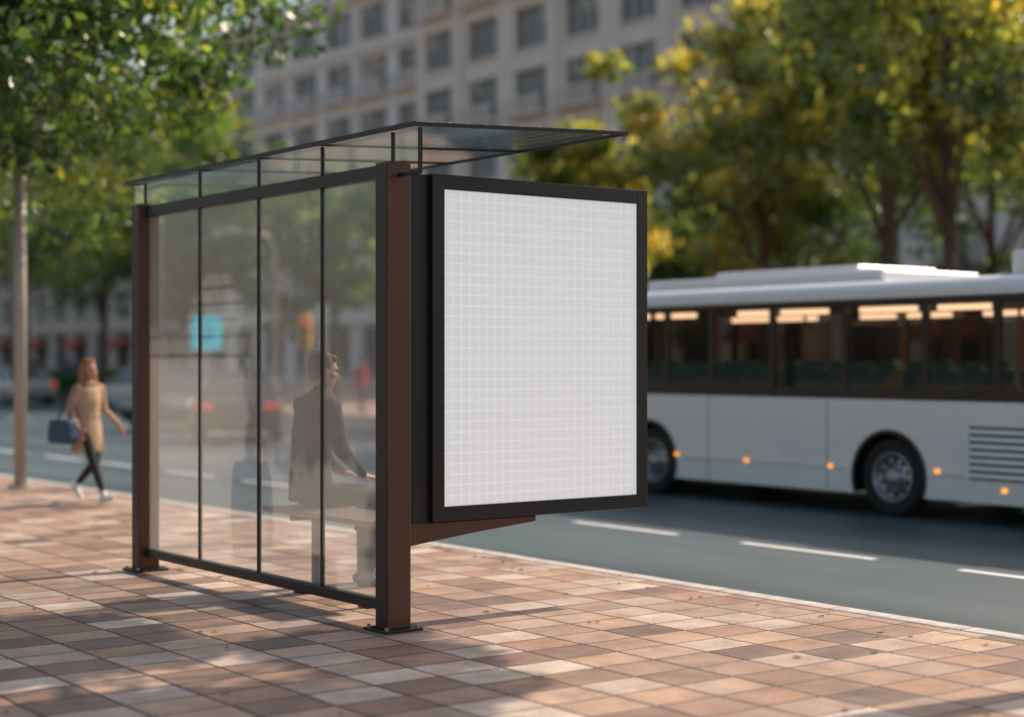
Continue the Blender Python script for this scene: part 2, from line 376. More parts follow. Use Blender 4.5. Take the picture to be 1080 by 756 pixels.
for i in range(1, 12):
    xx = RX0+(RX1-RX0)*i/12
    b.box(xx-0.012, xx+0.012, RY0+.03, RY1-.03, rz(xx)+0.012, rz(xx)+0.020, M['slat'])
W(b.obj('roof_slats'))
b = MB()
for yy in [7.70, 7.98] + ms[1:-1] + [11.36]:
    b.box(XG-0.011, XG+0.011, yy-0.009, yy+0.009, 2.675 if yy > 7.8 else 2.60, 2.86, M['black'])
b.box(XG-0.012, XG+0.012, 7.70, 7.92, 2.60, 2.62, M['black'])
W(b.obj('roof_struts', None, 0.002))
b = MB(); b.box(XG-0.003, XG+0.003, 7.72, 11.55, 2.69, 2.855, M['roofglass']); W(b.obj('clerestory_glass'))
PX0, PX1, PY, PZ0, PZ1, PT = 5.41, 7.10, 8.0, 0.595, 2.65, 0.14
b = MB()
b.box(PX0, PX1, PY+0.012, PY+PT, PZ0, PZ1, M['black'])
W(b.obj('panel_case', None, 0.012))
b = MB()
f = 0.092
b.box(PX0+.004, PX0+f, PY-0.004, PY+0.02, PZ0+.004, PZ1-.004, M['black']); b.box(PX1-f, PX1-.004, PY-0.004, PY+0.02, PZ0+.004, PZ1-.004, M['black'])
b.box(PX0+f, PX1-f, PY-0.004, PY+0.02, PZ0+.004, PZ0+f, M['black']); b.box(PX0+f, PX1-f, PY-0.004, PY+0.02, PZ1-f, PZ1-.004, M['black'])
W(b.obj('panel_frame', None, 0.004))
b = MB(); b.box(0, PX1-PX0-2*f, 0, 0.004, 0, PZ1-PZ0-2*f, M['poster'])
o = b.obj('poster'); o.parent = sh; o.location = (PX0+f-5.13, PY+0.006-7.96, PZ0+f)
b = MB()
b.box(XG+0.082, PX0+0.01, PY+0.03, PY+0.13, PZ0-0.01, PZ1-0.01, M['black'])
W(b.obj('panel_bracket', None, 0.004))
b = MB()
b.poly_extrude([(XG+0.08, 0.46), (5.75, 0.52), (6.2, 0.56), (6.2, 0.594), (XG+0.08, 0.594)], 'y', PY+0.02, PY+0.11, M['bronze'])
W(b.obj('support_arm', None, 0.004))
b = MB()
for i in range(5):
    x0 = 5.36+i*0.088
    b.box(x0, x0+0.076, 8.62, 9.98, 0.525, 0.56, M['wood'])
W(b.obj('bench_slats', None, 0.006))
b = MB()
for yy in (8.80, 9.62):
    b.box(5.38, 5.78, yy-0.02, yy+0.02, 0.485, 0.524, M['black'])
    b.box(5.55, 5.61, yy-0.03, yy+0.03, 0.012, 0.486, M['black'])
    b.box(5.43, 5.73, yy-0.06, yy+0.06, 0.0, 0.013, M['black'])
W(b.obj('bench_frame', None, 0.004))

# ------------------------------------------------------------------ bus
bus = empty('bus', (13.75, 13.0, ROADZ))
def B(o): o.parent = bus; o.location = (-13.75, -13.0, -ROADZ)
BX0, BX1, BY0, BY1 = 13.75, 16.15, 7.9, 18.1
ZS, ZW, ZT, ZR = 0.10, 1.13, 2.20, 2.42
WY = [11.63, 15.46]; WR = 0.42; WZ = ROADZ+WR; AR = 0.50
def side_outline():
    pts = [(BY0+0.02, ZS)]
    for wy in WY:
        h = math.sqrt(AR**2-(WZ-ZS)**2)
        a0 = math.pi+math.atan2(WZ-ZS, h); a1 = -math.atan2(WZ-ZS, h)
        for i in range(25):
            a = a0+(a1-a0)*i/24
            pts.append((wy+AR*math.cos(a), WZ+AR*math.sin(a)))
    pts += [(BY1-0.02, ZS), (BY1-0.02, ZW), (BY0+0.02, ZW)]
    return pts
b = MB()
b.poly_extrude(side_outline(), 'x', BX0, BX0+0.04, M['buswhite'])
b.poly_extrude(side_outline(), 'x', BX1-0.04, BX1, M['buswhite'])
b.box(BX0+.01, BX1-.01, BY0, BY0+0.05, ZS+.01, ZW, M['buswhite']); b.box(BX0+.01, BX1-.01, BY1-0.05, BY1, ZS+.01, ZW-.2, M['buswhite'])
B(b.obj('lower_body', None, 0.012))
b = MB()
b.box(BX0+0.05, BX1-0.05, BY0+0.06, WY[0]-AR-0.02, ZS+0.02, 0.8, M['dark'])
b.box(BX0+0.05, BX1-0.05, WY[0]+AR+0.02, WY[1]-AR-.02, ZS+0.02, 0.35, M['dark'])
b.box(BX0+0.05, BX1-0.05, WY[1]+AR+0.02, BY1-.06, ZS+0.02, 0.35, M['dark'])
for wy in WY: b.box(BX0+0.05, BX1-0.05, wy-AR-.015, wy+AR+.015, WZ+AR+.01, WZ+AR+.05, M['dark']); b.box(BX0+0.4, BX1-0.4, wy-AR, wy+AR, .15, WZ+AR, M['busblack'])
B(b.obj('underbody'))
b = MB()
for wy in WY:
    n = 28; a0 = math.pi+0.38; a1 = -0.38; po = []; pi_ = []
    for i in range(n+1):
        a = a0+(a1-a0)*i/n; po.append((wy+(AR+0.012)*math.cos(a), WZ+(AR+0.012)*math.sin(a))); pi_.append((wy+(AR-0.03)*math.cos(a), WZ+(AR-0.03)*math.sin(a)))
    for i in range(n):
        b.poly_extrude([po[i], po[i+1], pi_[i+1], pi_[i]], 'x', BX0-0.012, BX0+0.03, M['busblack'])
B(b.obj('wheel_arch_trim'))
for wy in WY:
    for side in (0, 1):
        b = MB(); cx = BX0+0.06 if side == 0 else BX1-0.06; s = 1 if side == 0 else -1
        T = [(0.0, 0.27), (-0.012, 0.30), (-0.02, 0.35), (-0.012, 0.395), (0.01, 0.415), (0.05, WR), (0.2, WR), (0.24, 0.40), (0.25, 0.3), (0.25, 0.27)]
        b.lathe_x(cx, wy, WZ, [(s*d, r_) for d, r_ in T], M['rubber'], 48)
        R = [(0.0, 0.272), (-0.012, 0.262), (0.0, 0.245), (0.05, 0.235), (0.07, 0.20), (0.045, 0.14), (0.02, 0.12), (0.0, 0.10), (-0.02, 0.085), (-0.03, 0.05), (-0.032, 0.0)]
        b.lathe_x(cx, wy, WZ, [(s*d, r_) for d, r_ in R], M['rim'], 48)
        for i in range(10):
            t = 2*math.pi*i/10
            yy, zz = wy+0.115*math.cos(t), WZ+0.115*math.sin(t)
            b.tube([(cx+s*0.03, yy, zz), (cx-s*0.02, yy, zz)], [0.011, 0.011], M['steel'], 6)
            yy, zz = wy+0.182*math.cos(t+.3), WZ+0.182*math.sin(t+.3)
            b.tube([(cx+s*0.075, yy, zz), (cx+s*0.045, yy, zz)], [0.026, 0.026], M['busblack'], 10)
        B(b.obj('wheel', None, 0, True))
b = MB(); g = MB()
pil = [BY0+0.05, 9.35, 10.25, 11.15, 12.25, 13.35, 14.35, 15.15, 16.35, BY1-0.05]
for X0, X1 in ((BX0+0.004, BX0+0.05), (BX1-0.05, BX1-0.004)):
    for yy in pil: b.box(X0, X1, yy-0.045, yy+0.045, ZW, ZT, M['busblack'])
    b.box(X0+.002, X1-.002, BY0+.05, BY1-.05, ZT-0.045, ZT, M['busblack'])
    b.box(X0+.002, X1-.002, BY0+.05, BY1-.05, ZW+0.001, ZW+0.12, M['busblack'])
    xm = BX0+0.008 if X0 < 14 else BX1-0.008
    for a, c in zip(pil[:-1], pil[1:]):
        b.box(X0+.008, X1-.01, a+0.045, c-0.045, 1.97, 1.983, M['busblack'])
        g.box(xm-0.003, xm+0.003, a+0.046, c-0.046, ZW+0.12, ZT-0.044, M['busglass'])
b.box(BX0+.05, BX1-.05, BY0+.02, BY0+0.06, ZW, ZT, M['busblack'])
B(b.obj('window_pillars', None, 0.003))
g.box(BX0+.06, BX1-.06, BY1-0.045, BY1-0.035, 0.95, ZT, M['carglass'])
B(g.obj('windows'))
rp = []
n = 8
for i in range(n+1):
    a = math.pi-(math.pi/2)*i/n; rp.append((BX0+0.22+0.22*math.cos(a), ZR-0.18+0.18*math.sin(a)))
for i in range(n+1):
    a = math.pi/2-(math.pi/2)*i/n; rp.append((BX1-0.22+0.22*math.cos(a), ZR-0.18+0.18*math.sin(a)))
rp = [(BX0, ZT+0.001)]+rp+[(BX1, ZT+0.001)]
b = MB(); b.poly_extrude(rp, 'y', BY0, BY1, M['buswhite']); B(b.obj('roof', None, 0.01))
b = MB()
b.box(BX0+0.35, BX1-0.35, 12.0, 15.9, ZR-0.01, ZR+0.14, M['buswhite'])
b.box(BX0+0.5, BX1-0.5, 12.5, 14.8, ZR+0.13, ZR+0.21, M['buswhite'])
b.box(BX0+0.30, BX1-0.30, 8.4, 10.3, ZR-0.01, ZR+0.24, M['buswhite'])
B(b.obj('roof_units', None, 0.065, bseg=5))
b = MB(); b.box(BX0-0.006, BX0+0.001, BY0+.05, BY1-.05, ZT+0.004, ZT+0.016, M['busblack'])
for yy in (9.9, 12.5, 14.4, 16.2): b.box(BX0-0.0025, BX0+0.001, yy-.004, yy+.004, ZS+.02, ZW-.01, M['dark'])
b.box(BX0-0.0025, BX0+0.001, BY0+.05, WY[0]-.6, 0.355, 0.361, M['dark']); b.box(BX0-0.0025, BX0+0.001, WY[0]+.6, WY[1]-.6, 0.355, 0.361, M['dark'])
B(b.obj('body_seams'))
b = MB(); b.box(BX0-0.004, BX0+0.002, 8.9, 10.62, 0.34, 0.88, M['busblack']); B(b.obj('vent_recess'))
b = MB()
for i in range(7):
    z0 = 0.36+i*0.074
    b.poly_extrude([(BX0-0.002, z0), (BX0-0.028, z0+0.004), (BX0-0.022, z0+0.045), (BX0-0.002, z0+0.052)], 'y', 8.95, 10.57, M['buswhite'])
b.box(BX0-.03, BX0-.001, 8.90, 8.95, .34, .88, M['buswhite']); b.box(BX0-.03, BX0-.001, 10.57, 10.62, .34, .88, M['buswhite'])
B(b.obj('vent_grille', None, 0.004))
b = MB()
for yy, zz in ((14.95, 0.40), (13.75, 0.38), (12.45, 0.38), (10.98, 0.40), (10.15, 0.25), (8.6, 0.4)):
    b.box(BX0-0.018, BX0-0.001, yy-0.032, yy+0.032, zz-0.022, zz+0.022, M['amber'])
B(b.obj('side_markers', None, 0.008))
b = MB()
b.box(BX0+.06, BX1-.06, BY0+.1, BY1-.1, 0.80, 0.86, M['interior'])
b.box(BX0+.06, BX1-.06, BY0+.1, BY1-.1, ZT-.02, ZT+.0, M['interior'])
B(b.obj('floor_and_ceiling'))
b = MB()
yy = 8.6
while yy < 17:
    for xx in (14.0, 14.48, 15.05, 15.53):
        b.box(xx, xx+0.42, yy, yy+0.42, 1.06, 1.14, M['seat'])
        b.box(xx, xx+0.42, yy-0.08, yy-0.005, 1.10, 1.45, M['seat'])
        b.box(xx+0.09, xx+0.33, yy-0.075, yy-0.02, 1.451, 1.54, M['seat'])
        b.box(xx+0.18, xx+0.24, yy+.1, yy+.3, 0.86, 1.06, M['dark'])
    yy += 0.78
B(b.obj('seats', None, 0.03))
b = MB()
yy = 9.3
while yy < 17:
    b.tube([(14.95, yy, 0.86), (14.95, yy, 2.18)], [0.018, 0.018], M['yellow'], 8); yy += 1.55
B(b.obj('grab_poles'))
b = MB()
for a, c in ((15.6, 16.3), (14.75, 15.45), (13.45, 14.0), (12.6, 13.3), (11.35, 12.12), (10.41, 11.06), (9.1, 9.9)):  # emissive strips behind the glass, painted stand-ins for window reflections
    b.box(BX0+0.09, BX0+0.15, a, c, 2.07, 2.13, M['cream_reflection'])
    b.box(BX1-0.15, BX1-0.09, a, c, 2.07, 2.13, M['cream_reflection'])
B(b.obj('reflection_strips', None, 0.01))
b = MB(); b.box(BX1-.3, BX1-.1, BY1+.001, BY1+.02, .5, .65, M['steel']); b.box(BX0+.1, BX0+.3, BY1+.001, BY1+.02, .5, .65, M['steel']); b.box(BX0+.1, BX0+.25, BY0-.02, BY0-.001, .6, .95, M['red_lens']); b.box(BX1-.25, BX1-.1, BY0-.02, BY0-.001, .6, .95, M['red_lens'])
B(b.obj('lamps', None, 0.01))

# ------------------------------------------------------------------ cars
def car(loc, rotz, paint, name='car'):
    e = empty(name, loc, rotz)
    b = MB()
    prof = [(-2.2, 0.32), (-1.75, 0.22), (1.75, 0.22), (2.15, 0.30), (2.2, 0.55), (2.1, 0.72), (1.2, 0.86), (-1.3, 0.92), (-2.1, 0.90), (-2.22, 0.7)]
    b.poly_extrude(prof, 'x', -0.88, 0.88, paint); b.obj('body', e, 0.09, bseg=4)
    b = MB(); i = b.mi(M['carglass'])
    b.v = [(-.80, -1.8, .89), (.80, -1.8, .89), (.80, 1.25, .85), (-.80, 1.25, .85), (-.62, -1.05, 1.40), (.62, -1.05, 1.40), (.62, 0.35, 1.40), (-.62, .35, 1.40)]
    for q in ((0, 3, 2, 1), (4, 5, 6, 7), (0, 1, 5, 4), (1, 2, 6, 5), (2, 3, 7, 6), (3, 0, 4, 7)): b.f.append(q); b.m.append(i)
    b.obj('windows', e, 0.05, bseg=3)
    b = MB(); b.box(-.60, .60, -1.02, .33, 1.395, 1.44, paint)
    for sx in (-1, 1):
        for (y0, z0, y1, z1) in ((-1.8, .9, -1.03, 1.42), (1.25, .86, .34, 1.42), (-.25, .9, -.3, 1.42)):
            b.tube([(sx*.805, y0, z0), (sx*.615, y1, z1)], [.035, .03], paint, 6)
    b.obj('roof_and_pillars', e, 0.02)
    b = MB()
    for wy in (-1.35, 1.38):
        for sx in (-1, 1):
            T = [(0, .19), (sx*.01, .30), (-sx*.02, .325), (-sx*.18, .325), (-sx*.2, .2)]
            b.lathe_x(sx*.885, wy, .325, T, M['rubber'], 28)
            b.lathe_x(sx*.885, wy, .325, [(0, .2), (-sx*.03, .17), (-sx*.02, .06), (sx*.0, 0)], M['rim'], 28)
    b.obj('wheels', e, 0, True)
    b = MB()
    for sx in (-1, 1):
        b.box(sx*.62-.18, sx*.62+.18, 2.12, 2.215, .56, .68, M['steel']); b.box(sx*.66-.16, sx*.66+.16, -2.235, -2.16, .68, .82, M['red_lens'])
        b.box(sx*.93-.07, sx*.93+.07, .85, .95, .9, 1.02, paint)
    b.obj('lamps_and_mirrors', e, 0.02)
    return e
# dark cars crossing the avenue, side-on, seen through the glass
car((17.9, 36.6, ROADZ), math.radians(125), M['car_dark'])
car((16.4, 31.6, ROADZ), math.radians(-28), M['car_dark'])
car((22.6, 62.0, ROADZ), 0, M['car_silver'])
car((22.6, 70.0, ROADZ), 0, M['car_red'])
car((22.6, 30.0, ROADZ), 0, M['car_silver'])
car((22.6, 50.0, ROADZ), 0, M['car_silver'])

# ------------------------------------------------------------------ buildings
def building(name, xf, y0, y1, storeys, sh_, bay, stone, depth=16, ground=4.4, awn=False, wide=0.5, balus=(), parts=3):
    e = empty(name, (xf, (y0+y1)/2, 0)); rd = random.Random(int(y0*10))
    b = MB(); gl = MB(); tr = MB()
    nb = max(1, round((y1-y0)/bay)); bw = (y1-y0)/nb
    zt = ground+storeys*sh_
    wn = bw*wide
    for i in range(nb+1):
        yc = y0+i*bw
        pw = bw-wn
        a = max(y0, yc-pw/2); c = min(y1, yc+pw/2)
        b.box(xf, xf+0.55, a, c, 0, zt, stone)
        if i % 2 == 0: tr.box(xf-0.18, xf-0.001, max(y0, yc-.32), min(y1, yc+.32), ground+0.3, zt-0.5, stone)
    for i in range(nb):
        a = y0+i*bw+(bw-wn)/2; c = a+wn
        for s in range(storeys):
            zb = ground+s*sh_
            b.box(xf+0.02, xf+0.53, a, c, zb-0.55 if s else zb-0.6, zb+0.55, stone)
            tr.box(xf-0.10, xf+0.22, a-0.1, c+0.1, zb+0.551, zb+0.66, stone)
            tr.box(xf-0.06, xf+0.015, a-0.12, c+0.12, zb+sh_-0.549, zb+sh_-0.38, stone)
            gl.box(xf+0.36, xf+0.38, a, c, zb+0.55, zb+sh_-0.55, M['winglass'])
            for q in range(1, parts):
                yq = a+(c-a)*q/parts
                tr.box(xf+0.20, xf+0.355, yq-0.10, yq+0.10, zb+0.66, zb+sh_-0.55, M['winframe'])
            tr.box(xf+0.30, xf+0.35, a, c, zb+sh_-1.25, zb+sh_-1.17, M['winframe'])
            for q in range(parts):
                if rd.random() < .35:
                    ya = a+(c-a)*q/parts+.11; yb = a+(c-a)*(q+1)/parts-.11; hh = rd.choice((.5, .9, 1.6))
                    tr.box(xf+0.357, xf+0.359, ya, yb, zb+sh_-0.56-hh, zb+sh_-0.56, M['blind'])
            if s in balus:
                tr.box(xf-0.75, xf-0.002, a-0.35, c+0.35, zb+0.30, zb+0.42, stone)
                tr.box(xf-0.75, xf-0.62, a-0.35, c+0.35, zb+1.22, zb+1.32, stone)
                yy = a-0.3
                while yy < c+0.3:
                    tr.box(xf-0.72, xf-0.65, yy, yy+0.09, zb+0.42, zb+1.22, stone); yy += 0.26
        b.box(xf+0.02, xf+0.53, a, c, zt-0.55, zt, stone)
        gl.box(xf+0.40, xf+0.42, a, c, 0.4, ground-0.6, M['shopdark'])
        b.box(xf+0.1, xf+0.5, a, c, 0, 0.4, M['stone3'])
        if awn and i % 2 == 0: tr.poly_extrude([(xf-1.3, 2.7), (xf-.003, 3.5), (xf-.003, 3.4), (xf-1.3, 2.4)], 'y', a-0.3, c+0.3, M['awning'])
    tr.box(xf-0.35, xf-0.003, y0, y1, ground-0.35, ground-0.05, stone)
    tr.box(xf-0.30, xf-0.003, y0, y1, zt-sh_-0.15, zt-sh_+0.2, stone)
    tr.box(xf-0.6, xf+0.55, y0-0.1, y1+0.1, zt+0.003, zt+0.45, stone)
    tr.box(xf-0.25, xf+0.3, y0, y1, zt+0.451, zt+1.15, stone)
    b.box(xf+0.56, xf+depth, y0+.003, y1-.003, 0, zt-0.05, stone)
    b.box(xf+1.2, xf+depth-1, y0+.5, y1-.5, zt-.049, zt+1.6, M['roofing'])
    for o in (b.obj('walls'), gl.obj('windows'), tr.obj('trim_and_sills')):
        o.parent = e; o.location = (-xf, -(y0+y1)/2, 0)
    return e
building('stone_building', 56, 52.5, 84.4, 8, 3.5, 4.6, M['stone'], awn=True, wide=0.62, balus=(3, 5), parts=3)
building('stone_building', 57.2, 84.6, 116, 6, 3.5, 4.6, M['stone2'], wide=0.70, balus=(2, 4), parts=3)
building('stone_building', 56, 117, 190, 5, 3.5, 4.6, M['stone3'], awn=True, wide=0.6, parts=2)
building('stone_building', 57, 4, 51.5, 4, 3.5, 4.6, M['stone2'], awn=True, wide=0.66, parts=3)

# ------------------------------------------------------------------ trees
def tree(name, x, y, cc, rad, n, leaf, seed, mat, bias=0.0, trunk_r=0.18, clumps=60, csize=0.30):
    rng = np.random.default_rng(seed); rnd = random.Random(seed)
    e = empty(name, (x, y, 0.0))
    c = Vector(cc)
    cl = []
    for i in range(clumps):
        d = rng.normal(size=3); d /= np.linalg.norm(d); rr = rng.uniform(0.15, 1.0)**0.5
        rr *= 1+0.18*math.sin(3*math.atan2(d[1], d[0])+seed)
        cl.append((np.array([c.x+d[0]*rad[0]*rr, c.y+d[1]*rad[1]*rr, c.z+d[2]*rad[2]*rr]), rng.uniform(0.6, 1.3), rng.uniform(0, 1)))
    b = MB()
    fork = Vector((c.x*0.25, c.y*0.25, max(1.8, (c.z-rad[2])*0.95)))
    b.tube([(0, 0, -0.05), (0.03, 0, 0.25), (fork.x*.5, fork.y*.5, fork.z*0.55), tuple(fork)], [trunk_r*1.45, trunk_r*1.05, trunk_r*0.9, trunk_r*0.75], M['bark'], 12)
    top = c+Vector((0, 0, rad[2]*0.5))
    b.tube([tuple(fork), tuple((fork*2+top)/3+Vector((rnd.uniform(-.2, .2), rnd.uniform(-.2, .2), 0))), tuple(top)], [trunk_r*.72, trunk_r*.45, trunk_r*.12], M['bark'], 8)
    nlimb = 7; limbs = []
    for i in range(nlimb):
        a = 2*math.pi*i/nlimb+rnd.uniform(-.3, .3); rr = rnd.uniform(.5, .75)
        end = c+Vector((math.cos(a)*rad[0]*rr, math.sin(a)*rad[1]*rr, rad[2]*rnd.uniform(-.3, .5)))
        st = fork+(top-fork)*rnd.uniform(0, .35); mid = (st+end)/2+Vector((0, 0, -.05*rad[2]))
        b.tube([tuple(st), tuple(mid), tuple(end)], [trunk_r*.45, trunk_r*.3, trunk_r*.08], M['bark'], 7); limbs.append((mid, end))
    for q, _, _ in cl:
        q = Vector(q); m_, e_ = min(limbs, key=lambda l: (l[1]-q).length); s_ = m_+(e_-m_)*rnd.uniform(.2, .9)
        b.tube([tuple(s_), tuple((s_+q)/2+Vector((0, 0, .1))), tuple(q)], [trunk_r*.13, trunk_r*.09, trunk_r*.03], M['bark'], 5)
    b.obj('trunk_and_limbs', e, 0, True)
    mr = sum(rad)/3; per = n//clumps; P = []; T = []
    for q, s, tn in cl:
        d = rng.normal(size=(per, 3)); d /= np.linalg.norm(d, axis=1)[:, None]
        r_ = rng.uniform(0, 1, per)**0.45*csize*mr*s
        pp = q+d*r_[:, None]*np.array([1.15, 1.15, 0.7]); P.append(pp)
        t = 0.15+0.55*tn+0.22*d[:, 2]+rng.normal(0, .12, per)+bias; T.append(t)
    P = np.concatenate(P); T = np.clip(np.concatenate(T), 0, 1); m_ = len(P)
    a = rng.normal(size=(m_, 3)); a /= np.linalg.norm(a, axis=1)[:, None]
    w = rng.normal(size=(m_, 3)); bb = np.cross(a, w); bb /= np.linalg.norm(bb, axis=1)[:, None]
    sz = leaf*rng.uniform(.6, 1.3, m_)[:, None]
    nn = np.cross(a, bb)
    V = np.stack([P-a*sz, P+bb*sz*.55+nn*sz*.12, P+a*sz, P-bb*sz*.55+nn*sz*.12], axis=1).reshape(-1, 3)
    me = bpy.data.meshes.new('foliage'); me.vertices.add(m_*4); me.vertices.foreach_set('co', V.ravel().astype(np.float32))
    me.loops.add(m_*4); me.loops.foreach_set('vertex_index', np.arange(m_*4, dtype=np.int32))
    me.polygons.add(m_); me.polygons.foreach_set('loop_start', np.arange(0, m_*4, 4, dtype=np.int32))
    me.update(calc_edges=True); me.validate()
    at = me.attributes.new('tone', 'FLOAT', 'FACE'); at.data.foreach_set('value', T.astype(np.float32))
    me.materials.append(mat)
    o = bpy.data.objects.new('foliage', me); COL.objects.link(o); o.parent = e
    return e
tree('street_tree', 6.0, 20.6, (0.4, -1.2, 6.6), (3.5, 4.3, 3.2), 50000, 0.085, 1, M['leafA'], 0.0, 0.2, 130, .26)
tree('street_tree', 6.2, 30.5, (0.5, 0, 6.2), (3.0, 3.4, 2.8), 15000, 0.12, 2, M['leafA'], 0.0, 0.2, 70)
# kerbside tree beside the camera, whose crown shades the pavement
tree('street_tree', 7.35, 4.5, (1.5, 3.5, 6.1), (2.4, 3.2, 0.9), 34000, 0.085, 3, M['leafA'], 0.0, 0.14, 46, .24)
far = [
 (27.0, 16.2, (0, 0, 7.6), (3.2, 3.0, 3.8), 'leafB', .0), (27.2, 21.4, (0, 0, 8.6), (3.8, 3.2, 4.4), 'leafB', .06),
 (29.5, 25.0, (0, 0, 8.6), (3.2, 3.2, 4.4), 'leafA', .15), (29.5, 28.9, (0, 0, 7.8), (3.2, 2.6, 4.4), 'leafB', .08),
 (27.0, 33.0, (0, 0, 5.8), (2.2, 2.2, 3.0), 'leafB', .15),
 (30.0, 50.5, (0, 0, 6.0), (3.0, 3.4, 3.0), 'leafA', 0), (27.5, 57.5, (0, 0, 7.2), (4, 4, 4.2), 'leafA', 0),
 (27.5, 65, (0, 0, 8.6), (4.6, 5, 5.6), 'leafA', .05), (27.5, 74, (0, 0, 9.6), (5.5, 5.5, 6.4), 'leafC', .05),
 (28, 85, (0, 0, 9.6), (6, 6, 6.4), 'leafC', 0),
 (38, 22, (0, 0, 8.5), (4, 3.6, 5.5), 'leafC', .3), (38, 28.5, (0, 0, 9), (4, 3.6, 5.5), 'leafC', .3), (38, 36, (0, 0, 7.5), (4, 3.6, 4.6), 'leafC', .25), (38, 42, (0, 0, 5.5), (3, 3, 3.4), 'leafA', .1)]
for i, (x, y, cc, rad, m_, bi) in enumerate(far):
    tree('street_tree', x, y, cc, rad, 8400, 0.15, 20+i, M[m_], bi, 0.2, 54, .26)
rng = np.random.default_rng(5)
e = empty('hedge', (25.4, 70, 0))
m_ = 16000; P = np.stack([rng.uniform(-.5, .5, m_), rng.uniform(-12, 22, m_), rng.uniform(.05, 1, m_)**.8*1.1], 1)
P[:, 2] += 0.12*np.sin(P[:, 1]*1.7)
a = rng.normal(size=(m_, 3)); a /= np.linalg.norm(a, axis=1)[:, None]; bb = np.cross(a, rng.normal(size=(m_, 3))); bb /= np.linalg.norm(bb, axis=1)[:, None]
V = np.stack([P-a*.09, P+bb*.06, P+a*.09, P-bb*.06], 1).reshape(-1, 3)
me = bpy.data.meshes.new('foliage'); me.from_pydata(V.tolist(), [], np.arange(m_*4).reshape(-1, 4).tolist())
at = me.attributes.new('tone', 'FLOAT', 'FACE'); at.data.foreach_set('value', np.clip(rng.normal(.4, .2, m_), 0, 1).astype(np.float32)); me.materials.append(M['leafC'])
o = bpy.data.objects.new('foliage', me); COL.objects.link(o); o.parent = e

# ------------------------------------------------------------------ street furniture
e = empty('metal_pole', (7.18, 19.5, 0))
b = MB(); b.tube([(0, 0, 0), (0, 0, 4.35)], [0.075, 0.068], M['pole'], 20); b.obj('shaft', e, 0, True)
b = MB(); b.tube([(0, 0, 0), (0, 0, .05)], [0.15, 0.14], M['pole'], 20); b.tube([(0, 0, 4.35), (0, 0, 4.38)], [0.075, 0.05], M['pole'], 20); b.obj('flange_and_cap', e)
def sign(x, y, z, s):
    e = empty('bus_stop_sign', (x, y, 0), math.radians(-55))
    b = MB(); b.tube([(0, 0, 0), (0, 0, z+s/2)], [.045, .04], M['steel'], 12); b.obj('post', e, 0, True)
    b = MB(); b.box(-s/2, s/2, -.075, -.045, z-s/2, z+s/2, M['turq']); b.obj('plate', e, .02)
    b = MB()
    for (x0, x1, z0, z1) in ((-.22, .22, .16, .22), (-.22, .22, -.02, .03), (-.22, .22, -.2, -.14), (.15, .22, -.14, .16), (-.22, -.15, -.14, -.02), (-.17, -.07, -.27, -.2), (.07, .17, -.27, -.2)):
        b.box(x0*s, x1*s, -.083, -.076, z+z0*s, z+z1*s, M['signdark'])
    b.obj('pictogram', e)
sign(24.6, 49.6, 2.45, 1.1)
def signal(x, y, z=2.6):
    e = empty('traffic_light', (x, y, 0), math.radians(-45))
    b = MB(); b.tube([(0, 0, 0), (0, 0, z+1.1)], [.07, .06], M['pole'], 12); b.obj('post', e, 0, True)
    b = MB(); b.box(-.17, .17, -.36, -.08, z, z+1.0, M['sigyellow']); b.obj('housing', e, .03)
    b = MB()
    for i, mm in enumerate(('busblack', 'busblack', 'red_lens')):
        b.tube([(0, -.36, z+.18+i*.32), (0, -.42, z+.18+i*.32)], [.11, .11], M[mm], 16)
    b.obj('lenses', e)
signal(24.6, 43.0, 1.9); signal(24.6, 37.3, 0.9)
def lamp(x, y, h):
    e = empty('street_lamp', (x, y, 0))
    b = MB(); b.tube([(0, 0, 0), (0, 0, h*.9), (-.25, 0, h*.985), (-1.2, 0, h)], [.1, .06, .05, .04], M['pole'], 12); b.obj('mast', e, 0, True)
    b = MB(); b.box(-1.75, -1.15, -.13, .13, h-.05, h+.06, M['pole']); b.obj('lamp_head', e, .03)
lamp(24.7, 53.5, 7.5); lamp(24.7, 68, 7.5); lamp(24.7, 45.2, 5.5)

